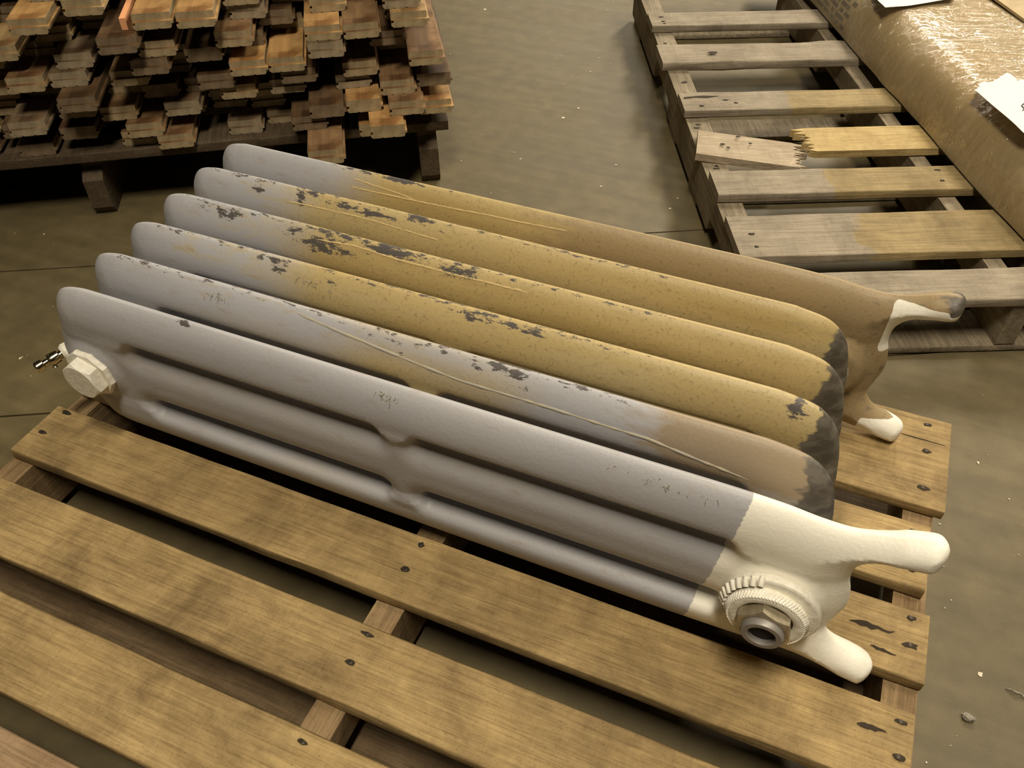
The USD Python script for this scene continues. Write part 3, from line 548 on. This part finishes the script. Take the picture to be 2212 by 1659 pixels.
RAD = thing('radiator', 'old six-section cast iron radiator with worn grey and yellow paint, lying on the pallet', 'radiator', (0, RY, DECK + .0022), 0)
SH = [0, -.006, -.011, -.016, -.021, -.024]
for i in range(6):
    me, nor = section_mesh(SH[i], i in (0, 5), -1, (i > 0, i < 5))
    me.apply_translation((0, PITCH * i, 0))
    pa = obj('section', me, M['enamel'], RAD, smooth=True, label={0: 'grey end section with white painted feet', 1: 'grey section with a brown worn end', 5: 'brownish far end section with white painted feet'}.get(i))
    from pxr import Vt
    um = UsdGeom.Mesh(stage.GetPrimAtPath(pa)); um.GetNormalsAttr().Set(Vt.Vec3fArray.FromNumpy(nor.astype(np.float32)))
    V = np.array(um.GetPointsAttr().Get()); V[:, 1] -= PITCH * i
    paint_masks(pa, V, i)
# seams where the hubs meet
for i in range(5):
    for x in (.128 + (SH[i] + SH[i + 1]) / 2, 1.033 + (SH[min(i, 4)] * (i > 0) + SH[i + 1] * (i < 4)) / 2):
        r = .0362 if x > .5 else .0335
        t = trimesh.creation.torus(r, .0016, major_sections=36, minor_sections=8); t.apply_transform(trimesh.transformations.rotation_matrix(math.pi / 2, (1, 0, 0))); t.apply_translation((x, PITCH * (i + .5), ZM))
        obj('seam_ring', t, M['lint'], RAD, smooth=True)
def face(x, z, i=0):                               # front skin of a top column: y of the surface at height z
    return PITCH * i - float(column(np.array([.2435 - z]), np.array([abs(z - .1825)]), np.array([z]))[0])
def drip(i, pts, w, seed):
    r = np.random.default_rng(seed); px, pz = zip(*pts); xs = np.linspace(px[0], px[-1], 70); zs = np.interp(xs, px, pz) + np.cumsum(r.normal(0, .00012, 70))
    return tube([(x, face(x, z, i) + .55 * w, z - .2 * w) for x, z in zip(xs, zs)], np.minimum(w * (.75 + .5 * r.random(70)), w * 1.1) * np.minimum(1, np.minimum(np.arange(70), np.arange(70)[::-1]) / 6 + .25), 8)
for (i, pts, w) in ((5, [(.2964, .2227), (.4219, .2241), (.5686, .2273), (.665, .2303)], .0017), (5, [(.3109, .2337), (.3709, .23), (.42, .2245)], .0014), (4, [(.240, .2265), (.288, .2277), (.3876, .2288), (.505, .2243)], .0015),
                    (3, [(.335, .2325), (.4051, .2359), (.473, .2331), (.5411, .2325), (.6068, .2329), (.6704, .2331)], .0019)):
    obj('paint_drip', drip(i, pts, w, int(pts[0][0] * 1000)), M['drip'], RAD, smooth=True, label='pale yellow run of dried paint')
M['sag'] = plain('sagged_paint', (0.42, 0.375, 0.27), 0.5, noise=(0.36, 0.34, 0.30), bscale=40.0)
obj('paint_sag', drip(1, [(.40, .2395), (.5514, .226), (.6431, .2185), (.7572, .2177), (.8643, .2157), (.9421, .2057), (.99, .199)], .0024, 77), M['sag'], RAD, smooth=True, label='long ridge of sagged cream paint')
# tufts of lint on the edges
def lint(x, z, i, seed, L=.02, k=26):
    r = np.random.default_rng(seed); out = []
    for _ in range(k):
        p = np.array([x + r.normal(0, L), 0, z + r.normal(0, .002)]); p[1] = face(p[0], min(p[2], .2425), i); d = r.normal(0, 1, 3); d /= np.linalg.norm(d); d[1] = -abs(d[1])
        q = np.array([p + d * s * r.uniform(.002, .007) + r.normal(0, .0006, 3) for s in (0, .5, 1)]); out.append(tube(q, .00028, 4))
    return cat_(out)
for (x, z, i, L) in ((.385, .228, 2, .018), (.62, .186, 4, .022), (.30, .233, 1, .01), (.55, .235, 3, .03), (.585, .235, 0, .012), (.9, .234, 0, .03)):
    obj('lint_tuft', lint(x, z, i, int(x * 1000), L), M['lint'], RAD, kind='stuff')
# bushing, locking ring, hexagon nut and pipe stub at the valve end (axis towards -y)
def ring_y(profile, x, z, n=40): return to_axis(lathe(profile, n), (x, 0, z), (0, -1, 0))
def hexnut(r, h, bore, ch=.0022):
    hx = Polygon([(r * math.cos(math.pi / 3 * k + .2), r * math.sin(math.pi / 3 * k + .2)) for k in range(6)]); ap = r * math.cos(math.pi / 6)
    import manifold3d as m3
    a = m3.CrossSection([list(hx.exterior.coords)[:-1]]).extrude(h)
    c = m3.Manifold.cylinder(h, r * 1.0, r * 1.0, 48); top = m3.Manifold.cylinder(ch * 1.2, r * 1.0, ap * .97, 48).translate((0, 0, h - ch * 1.2)); body = m3.Manifold.cylinder(h - ch * 1.2, r, r, 48)
    return trimesh.Trimesh(*(lambda q: (q.vert_properties[:, :3], q.tri_verts))((a ^ (body + top)).to_mesh()), process=True)
hx_, hz_ = 1.033, ZM
y0 = TH + .004
obj('bushing', ring_y([(0, y0), (.047, y0), (.050, y0 + .003), (.050, y0 + .011), (.047, y0 + .0135), (0, y0 + .0135)], hx_ - .002, hz_, 56), M['primer'], RAD, smooth=40, label='white painted flat bushing')
rp = y0 + .0135
rope = []
for k in range(72):
    a0 = 2 * math.pi * k / 72; a1 = a0 + .17
    q = [(hx_ - .004 + .0375 * math.cos(a0), -(rp + .0010), hz_ + .0375 * math.sin(a0)), (hx_ - .004 + .0405 * math.cos((a0 + a1) / 2), -(rp + .0065), hz_ + .0405 * math.sin((a0 + a1) / 2)), (hx_ - .004 + .0375 * math.cos(a1), -(rp + .0115), hz_ + .0375 * math.sin(a1))]
    rope.append(tube(q, .0023, 6))
ringm = ring_y([(.027, rp - .001), (.0385, rp - .001), (.041, rp + .003), (.041, rp + .009), (.037, rp + .0125), (.030, rp + .0125), (.027, rp + .010), (.027, rp - .001)], hx_ - .004, hz_, 56)
obj('sealing_ring', cat_([ringm] + rope), M['primer'], RAD, smooth=50, label='white painted wound sealing ring')
rope2 = []
for k in range(9):
    a0 = math.pi * (.60 + .055 * k); rope2.append(tube([(hx_ + .044 * math.cos(a0), -(y0 + .006), hz_ + .044 * math.sin(a0)), (hx_ + .0515 * math.cos(a0 + .06), -(y0 + .010), hz_ + .0515 * math.sin(a0 + .06)), (hx_ + .046 * math.cos(a0 + .1), -(y0 + .016), hz_ + .046 * math.sin(a0 + .1))], .0032, 7))
obj('packing', cat_(rope2), M['primer'], RAD, smooth=True)
nb = rp + .004
nut = to_axis(hexnut(.0295, .020, .0), (hx_ - .004, -nb, hz_), (0, -1, 0)); obj('union_nut', nut, M['nickel'], RAD, smooth=25, label='dull nickel hexagon union nut')
pb = nb + .020
NUT = numbered(RAD + '/pipe_stub')
usdkit.mesh(stage, NUT, ring_y([(.0, pb - .004), (.0215, pb - .004), (.0215, pb + .0045), (.0200, pb + .007), (.0150, pb + .007), (.0138, pb + .0055), (.0138, pb - .002), (0, pb - .002)], hx_ - .004, hz_, 44), M['pipe'], 35)
usdkit.mesh(stage, NUT + '/bore', ring_y([(0, pb + .0002), (.0137, pb + .0002), (.0137, pb + .0006), (0, pb + .0006)], hx_ - .004, hz_, 40), M['bore'], 35)
# hexagon plug and air valve at the other end
px_ = .128
pl = to_axis(hexnut(.0305, .017, 0, .003), (px_, -(TH + .012), ZM), (0, -1, 0))
plb = ring_y([(0, TH + .003), (.036, TH + .003), (.0375, TH + .006), (.036, TH + .012), (0, TH + .0125)], px_, ZM, 9)
obj('hex_plug', cat_([pl, plb]), M['primer'], RAD, smooth=22, label='thickly painted white hexagon plug')
vb = np.array([.062, -.004, ZM - .004]); vd = np.array([-.42, -.9, -.10]); vd /= np.linalg.norm(vd)
bos = to_axis(lathe([(0, -.006), (.012, -.006), (.0125, .006), (.0095, .010), (0, .010)], 20), vb, vd)
obj('valve_boss', bos, M['primer'], RAD, smooth=35)
va = numbered(RAD + '/air_valve')
body = to_axis(lathe([(0, .008), (.0055, .008), (.0055, .014), (.0085, .015), (.0090, .024), (.0075, .029), (.0050, .030), (.0050, .036), (.0078, .037), (.0082, .046), (.0066, .048), (.0066, .041), (0, .041)], 20), vb, vd)
usdkit.mesh(stage, va, body, M['chrome'], 35); tag(stage.GetPrimAtPath(va), 'small shiny bleed valve')
key = to_axis(lathe([(0, 0), (.0042, 0), (.0046, .004), (.0036, .0085), (0, .009)], 14), vb + vd * .026, (-.35, .10, .93)); usdkit.mesh(stage, va + '/valve_key', key, M['chrome'], 35)
spt = to_axis(lathe([(0, 0), (.0028, 0), (.0024, .010), (.0036, .013), (0, .0135)], 12), vb + vd * .021, (.25, -.55, -.8)); usdkit.mesh(stage, va + '/valve_spout', spt, M['chrome'], 35)

# ---------------------------------------------------------------- wrapped package on the back pallet (local axes as that pallet)
M['card'] = None
n = {'tc': ('texture_coordinate', {}), 'a': ('noise_texture', {'scale': 5.0, 'detail': 3.0}), 'b': ('noise_texture', {'scale': 220.0, 'detail': 3.0}), 'mp': ('mapping', {'scale': (3.0, 40.0, 3.0)}),
     'c': ('noise_texture', {'scale': 2.5, 'detail': 4.0}), 'ar': ('rgb_ramp', {'ramp': [(0.38, (0.46, 0.335, 0.14)), (0.55, (0.48, 0.375, 0.205)), (0.7, (0.51, 0.415, 0.26))]}),
     'cr': ('rgb_ramp', {'ramp': [(0.3, (0.86, 0.86, 0.86)), (0.7, (1.0, 1.0, 1.0))]}), 'm': ('mix_color', {'blend_type': 'multiply', 'fac': 1.0}), 'p': ('principled_bsdf', {'roughness': 0.65, 'specular_ior_level': 0.3})}
l = [('tc.object', 'a.vector'), ('tc.object', 'mp.vector'), ('mp.vector', 'c.vector'), ('a.fac', 'ar.fac'), ('c.fac', 'cr.fac'), ('ar.color', 'm.a'), ('cr.color', 'm.b'), ('m.result', 'p.base_color')]
M['card'] = usdkit.material(stage, '/World/Looks/cardboard', n, l, surface='p.BSDF')
M['card_light'] = plain('cardboard_light', (0.47, 0.36, 0.20), 0.7, noise=(0.40, 0.30, 0.16), bscale=30.0)
n = {'tc': ('texture_coordinate', {}), 'mp': ('mapping', {'scale': (9.0, 48.0, 24.0), 'rotation': (0, 0, 0.25)}), 'a': ('noise_texture', {'scale': 1.0, 'detail': 4.0, 'roughness': 0.6, 'distortion': 0.8}),
     'b': ('noise_texture', {'scale': 60.0, 'detail': 4.0}), 'ad': ('math', {'math_type': 'multiply_add', 'value2': 0.25}), 'bp': ('bump', {'strength': 1.0, 'distance': 0.011}),
     'g': ('glossy_bsdf', {'roughness': 0.09, 'color': (0.9, 0.9, 0.9)}), 't': ('transparent_bsdf', {'color': (0.97, 0.96, 0.94)}), 'd': ('diffuse_bsdf', {'color': (0.6, 0.56, 0.48)}), 'fr': ('layer_weight', {'blend': 0.25}),
     'mx': ('mix_closure', {}), 'm2': ('mix_closure', {'fac': 0.10}), 'fa': ('math', {'math_type': 'multiply_add', 'value2': 0.10, 'value3': 0.16, 'use_clamp': True})}
l = [('tc.object', 'mp.vector'), ('mp.vector', 'a.vector'), ('tc.object', 'b.vector'), ('b.fac', 'ad.value1'), ('a.fac', 'ad.value3'), ('ad.value', 'bp.height'), ('bp.normal', 'g.normal'), ('bp.normal', 'fr.normal'),
     ('t.BSDF', 'm2.closure1'), ('d.BSDF', 'm2.closure2'), ('fr.facing', 'fa.value1'), ('fa.value', 'mx.fac'), ('m2.closure', 'mx.closure1'), ('g.BSDF', 'mx.closure2')]
M['film'] = usdkit.material(stage, '/World/Looks/stretch_film', n, l, surface='mx.closure')
M['paper'] = plain('white_paper', (0.80, 0.77, 0.73), 0.7, bump=0.15, bscale=25.0)
M['ink'] = plain('dark_ink', (0.03, 0.03, 0.035), 0.6)
M['print'] = plain('grey_print', (0.15, 0.125, 0.09), 0.7)

PK = thing('package', 'large flat cardboard package wrapped in clear film on the grey pallet', 'package', (.860, 1.033, DECK), ANG)
PKH = .115
def pk_edge(s): return .516 - .0515 * (s - .027)   # left edge of the package along the pallet
def pk_surface(off, amp, seed, nx=26, ny=110, s0=-.115, s1=1.62, dark=0):
    """Open-bottomed rounded slab: a profile across, swept along the package."""
    prof = []; R_ = .095; W_ = .62
    for a in np.linspace(.03, math.pi / 2, 22): prof.append((R_ * (1 - math.cos(a) ** .8), PKH * math.sin(a) ** .92, -math.cos(a) * .7, math.sin(a)))
    for x in np.linspace(R_, W_ - .02, 40)[1:]: prof.append((x, PKH, 0, 1))
    prof.append((W_, PKH - .02, 1, 0)); prof.append((W_, .004, 1, 0))
    prof = np.array(prof); n_ = len(prof); ss = np.linspace(s0, s1, ny); V = []
    for s in ss:
        e = np.clip(1 - min(s - s0, s1 - s) / .04, 0, 1)
        for (x, z, nx_, nz_) in prof:
            p = np.array([[x * 9, s * 4.5, z * 9], [x * 30, s * 14, z * 30]]) + seed
            d = (meshkit.noise(p[:1], 3)[0] - .5) * .014 + (meshkit.noise(p[1:], 4)[0] - .5) * amp + off
            V.append((pk_edge(s) + x + nx_ * d, s, max(z * (1 - .35 * e * e) + nz_ * d * .6, .0032)))
    F = []
    for i in range(ny - 1):
        for j in range(n_ - 1): a = i * n_ + j; F += [(a, a + n_, a + n_ + 1), (a, a + n_ + 1, a + 1)]
    for base, s in ((0, 1), ((ny - 1) * n_, -1)):
        c = len(V); V.append(tuple(np.mean(V[base:base + n_], 0)))
        for j in range(n_ - 1): F.append((c, base + j, base + j + 1) if s > 0 else (c, base + j + 1, base + j))
    t = trimesh.Trimesh(V, F, process=False)
    if t.face_normals[np.argmax(t.triangles_center[:, 2])][2] < 0: t.invert()
    return t
pkm = pk_surface(0, .004, 1)
obj('cardboard', pkm, M['card'], PK, smooth=60)
obj('stretch_film', pk_surface(.0022, .007, 1, ny=260), M['film'], PK, smooth=True, label='clear wrinkled stretch film')
sheet = Polygon([(.853, -.08), (1.09, -.08), (1.04, 1.5), (.727, 1.5)]); sm = trimesh.creation.extrude_polygon(sheet, .006, engine='earcut'); sm.apply_translation((0, 0, PKH + .004)); obj('cardboard_sheet', sm, M['card_light'], PK)
dash = []
rr = np.random.default_rng(12)
for row in range(9):
    s = .80 + row * .0
rows_ = [(.022, 0), (.036, 1), (.05, 0), (.064, 1), (.078, 0), (.090, 1), (.101, 0)]
def pk_point(z_, s, off):                           # a point on the rounded left flank at height z_
    a = math.asin(min((z_ / PKH) ** (1 / .92), 1)); x, nx_, nz_ = .095 * (1 - math.cos(a) ** .8), -math.cos(a) * .7, math.sin(a)
    p = np.array([[x * 9, s * 4.5, z_ * 9], [x * 30, s * 14, z_ * 30]]) + 1
    d = (meshkit.noise(p[:1], 3)[0] - .5) * .014 + (meshkit.noise(p[1:], 4)[0] - .5) * .004 + off
    return (pk_edge(s) + x + nx_ * d, s, z_ + nz_ * d * .6)
for z_, odd in rows_:
    s = .93 + .02 * odd
    while s < 1.35:
        L = rr.uniform(.012, .05)
        for k in range(4):
            pass
        q0 = [pk_point(z_ - .004, s + L * k / 4, .0009) for k in range(5)]; q1 = [pk_point(z_ + .004, s + L * k / 4, .0009) for k in range(5)]
        V = q0 + q1; F = []
        for k in range(4): F += [(k, k + 1, k + 6), (k, k + 6, k + 5)]
        t = trimesh.Trimesh(V, F, process=False); t.invert() if t.face_normals[0][0] > 0 else None
        dash.append(t); s += L + rr.uniform(.008, .02)
obj('printed_marks', cat_(dash), M['print'], PK, label='rows of grey printed dashes under the film')

# sheets of white paper on the package
def paper(pts, z, lift, seed):
    P_ = Polygon(pts); x0, y0_, x1, y1_ = P_.bounds; g = np.array([(x, y) for x in np.arange(x0, x1, .012) for y in np.arange(y0_, y1_, .012) if P_.buffer(-.004).contains(Point(x, y))])
    ring_ = np.array([P_.exterior.interpolate(k / 90, normalized=True).coords[0] for k in range(90)]); A = np.vstack([ring_, g]) if len(g) else ring_
    tri = Delaunay(A).simplices; c = A[tri].mean(1); tri = tri[[P_.contains(Point(*q)) for q in c]]
    o = np.cross(A[tri[:, 1]] - A[tri[:, 0]], A[tri[:, 2]] - A[tri[:, 0]]); tri = np.where((o > 0)[:, None], tri, tri[:, ::-1])
    h = z + lift(A) + (meshkit.noise(np.c_[A * 14, np.zeros(len(A))], seed) - .5) * .004
    n_ = len(A); V = np.vstack([np.c_[A, h], np.c_[A, h - .0004]]); F = np.vstack([tri, tri[:, ::-1] + n_])
    for k in range(90): j = (k + 1) % 90; F = np.vstack([F, [[k, k + n_, j + n_], [k, j + n_, j]]])
    t = trimesh.Trimesh(V, F, process=False); t.fix_normals(); return t
PZ = PKH + .011
pp = [(.5195, .351), (.5312, .3544), (.5334, .3706), (.5706, .3892), (.6273, .4371), (.6314, .3985), (.648, .404), (.75, .44), (.81, .29), (.75, .10), (.595, .06), (.5325, .1651)]
T2 = np.array([math.cos(math.radians(ANG)), math.sin(math.radians(ANG))])
NP = thing('paper_note', 'white torn paper note with handwriting on the wrapped package, at the right edge', 'paper', (.860, 1.033, DECK), ANG)
obj('sheet', paper(pp, PZ, lambda A: .010 * np.exp(-((A[:, 0] - .54) / .03) ** 2), 21), M['paper'], NP, smooth=40)
def stroke(pts, w=.0016):
    P_ = smooth_open(pts, 8); return tube(np.c_[P_, np.full(len(P_), PZ + .0026)], w, 6)
def smooth_open(pts, n=8):
    P_ = np.asarray(pts, float); Q = np.vstack([2 * P_[0] - P_[1], P_, 2 * P_[-1] - P_[-2]]); out = []
    for i in range(1, len(Q) - 2):
        for t in np.linspace(0, 1, n, endpoint=False):
            p0, p1, p2, p3 = Q[i - 1:i + 3]; out.append(.5 * (2 * p1 + (p2 - p0) * t + (2 * p0 - 5 * p1 + 4 * p2 - p3) * t**2 + (3 * p1 - p0 - 3 * p2 + p3) * t**3))
    return np.array(out + [P_[-1]])
inks = [stroke([(.566, .2652), (.5703, .2687), (.5738, .2648), (.5812, .2709), (.5851, .2783), (.585, .2859), (.5894, .2923), (.5956, .2958), (.5974, .29)], .0011), stroke([(.5718, .2546), (.58, .257), (.5948, .2618)], .0010)]
obj('handwriting', cat_(inks), M['ink'], NP, smooth=True, label='handwritten letter S, underlined')
PP2 = thing('paper_sheet', 'blank white paper sheet on the wrapped package, at the top edge', 'paper', (.860, 1.033, DECK), ANG)
obj('sheet', paper([(.4959, .7894), (.55, .797), (.5893, .8095), (.6777, .8362), (.73, .92), (.69, 1.06), (.53, 1.05), (.4952, .8385)], PZ, lambda A: 0 * A[:, 0], 8), M['paper'], PP2, smooth=40)

# ---------------------------------------------------------------- lath by the flooring, and litter on the floor
M['fluff'] = plain('grey_fluff', (0.30, 0.27, 0.22), 0.95, noise=(0.18, 0.16, 0.12), bscale=300.0)
M['flake'] = plain('paint_flake', (0.62, 0.55, 0.42), 0.7)
lath = board(-.0058, .0058, 0, .5, 0, .004, 5, ch=.0006, nx=3); 
lt = thing('lath', 'thin salmon-orange wooden lath lying beside the bright planks at the stack top', 'lath', SO + u_ * .2263 + v_ * (-.015) + np.array([0, 0, DK3 + .0003 + 9 * PT]), SU)
obj('strip', box(-.0055, .0055, 0, .52, .0002, .0215), M['lath'], lt)
fluffs = [((1.303, .375), .006, 'small grey lump of fluff on the concrete, right of the pallet corner'), ((1.256, .766), .0035, 'pale crumb of paint on the concrete beside the far right pallet corner')]
for (x, y), s, lab in fluffs:
    ic = trimesh.creation.icosphere(3, s); v = ic.vertices; k = meshkit.fbm(v / s * 1.7 + x * 9, 4, 3)[:, None]; ic.vertices = v * (.35 + 1.3 * k) * [1.25, .8, .55]; ic.apply_translation((x, y, -ic.bounds[0][2] + .0002))
    obj('debris_lump', ic, M['fluff' if s > .005 else 'flake'], smooth=True, label=lab, cat='debris')
cw = [(1.3453, .4338, .0012), (1.3507, .4334, .003), (1.356, .4311, .004), (1.3619, .4322, .003), (1.3687, .428, .0015)]
obj('wood_curl', tube(cw, [.0006, .0012, .0015, .0013, .0008], 7), M['fluff'], smooth=True, label='curled grey shaving on the concrete floor at the right edge', cat='shaving')
# paint flakes and crumbs: too many and too small to pick apart
fl_ = []; r = np.random.default_rng(33)
spots = [(r.uniform(-.2, .75), r.uniform(.9, 2.6)) for _ in range(150)] + [(r.uniform(1.22, 1.75), r.uniform(-.1, 1.0)) for _ in range(90)] + [(r.uniform(-.9, -.05), r.uniform(.2, .9)) for _ in range(25)]
FOOT = []
for (x, y) in spots:
    lx, ly = (x - .86) * math.cos(math.radians(ANG)) + (y - 1.033) * math.sin(math.radians(ANG)), -(x - .86) * math.sin(math.radians(ANG)) + (y - 1.033) * math.cos(math.radians(ANG))
    if (-.02 < lx < 1.05 and -.2 < ly < 1.45) or (-.03 < x < 1.24 and -.28 < y < .77) or ((np.array([x, y, 0]) - SO) @ v_ > -.02 and -.35 < (np.array([x, y, 0]) - SO) @ u_ < .85): continue
    k = r.integers(4, 7); th = np.sort(r.uniform(0, 2 * np.pi, k)); s = min(r.gamma(1.6, .0010), .006)
    q = Polygon(np.c_[s * np.cos(th) * r.uniform(.5, 1.3), s * np.sin(th)]).buffer(.0003, quad_segs=1)
    if q.is_empty or q.geom_type != 'Polygon': continue
    e = trimesh.creation.extrude_polygon(q, .0006, engine='earcut'); e.apply_translation((x, y, .0004)); fl_.append(e)
obj('litter', cat_(fl_), M['flake'], label='tiny pale paint flakes and crumbs scattered over the concrete floor', cat='litter', kind='stuff')
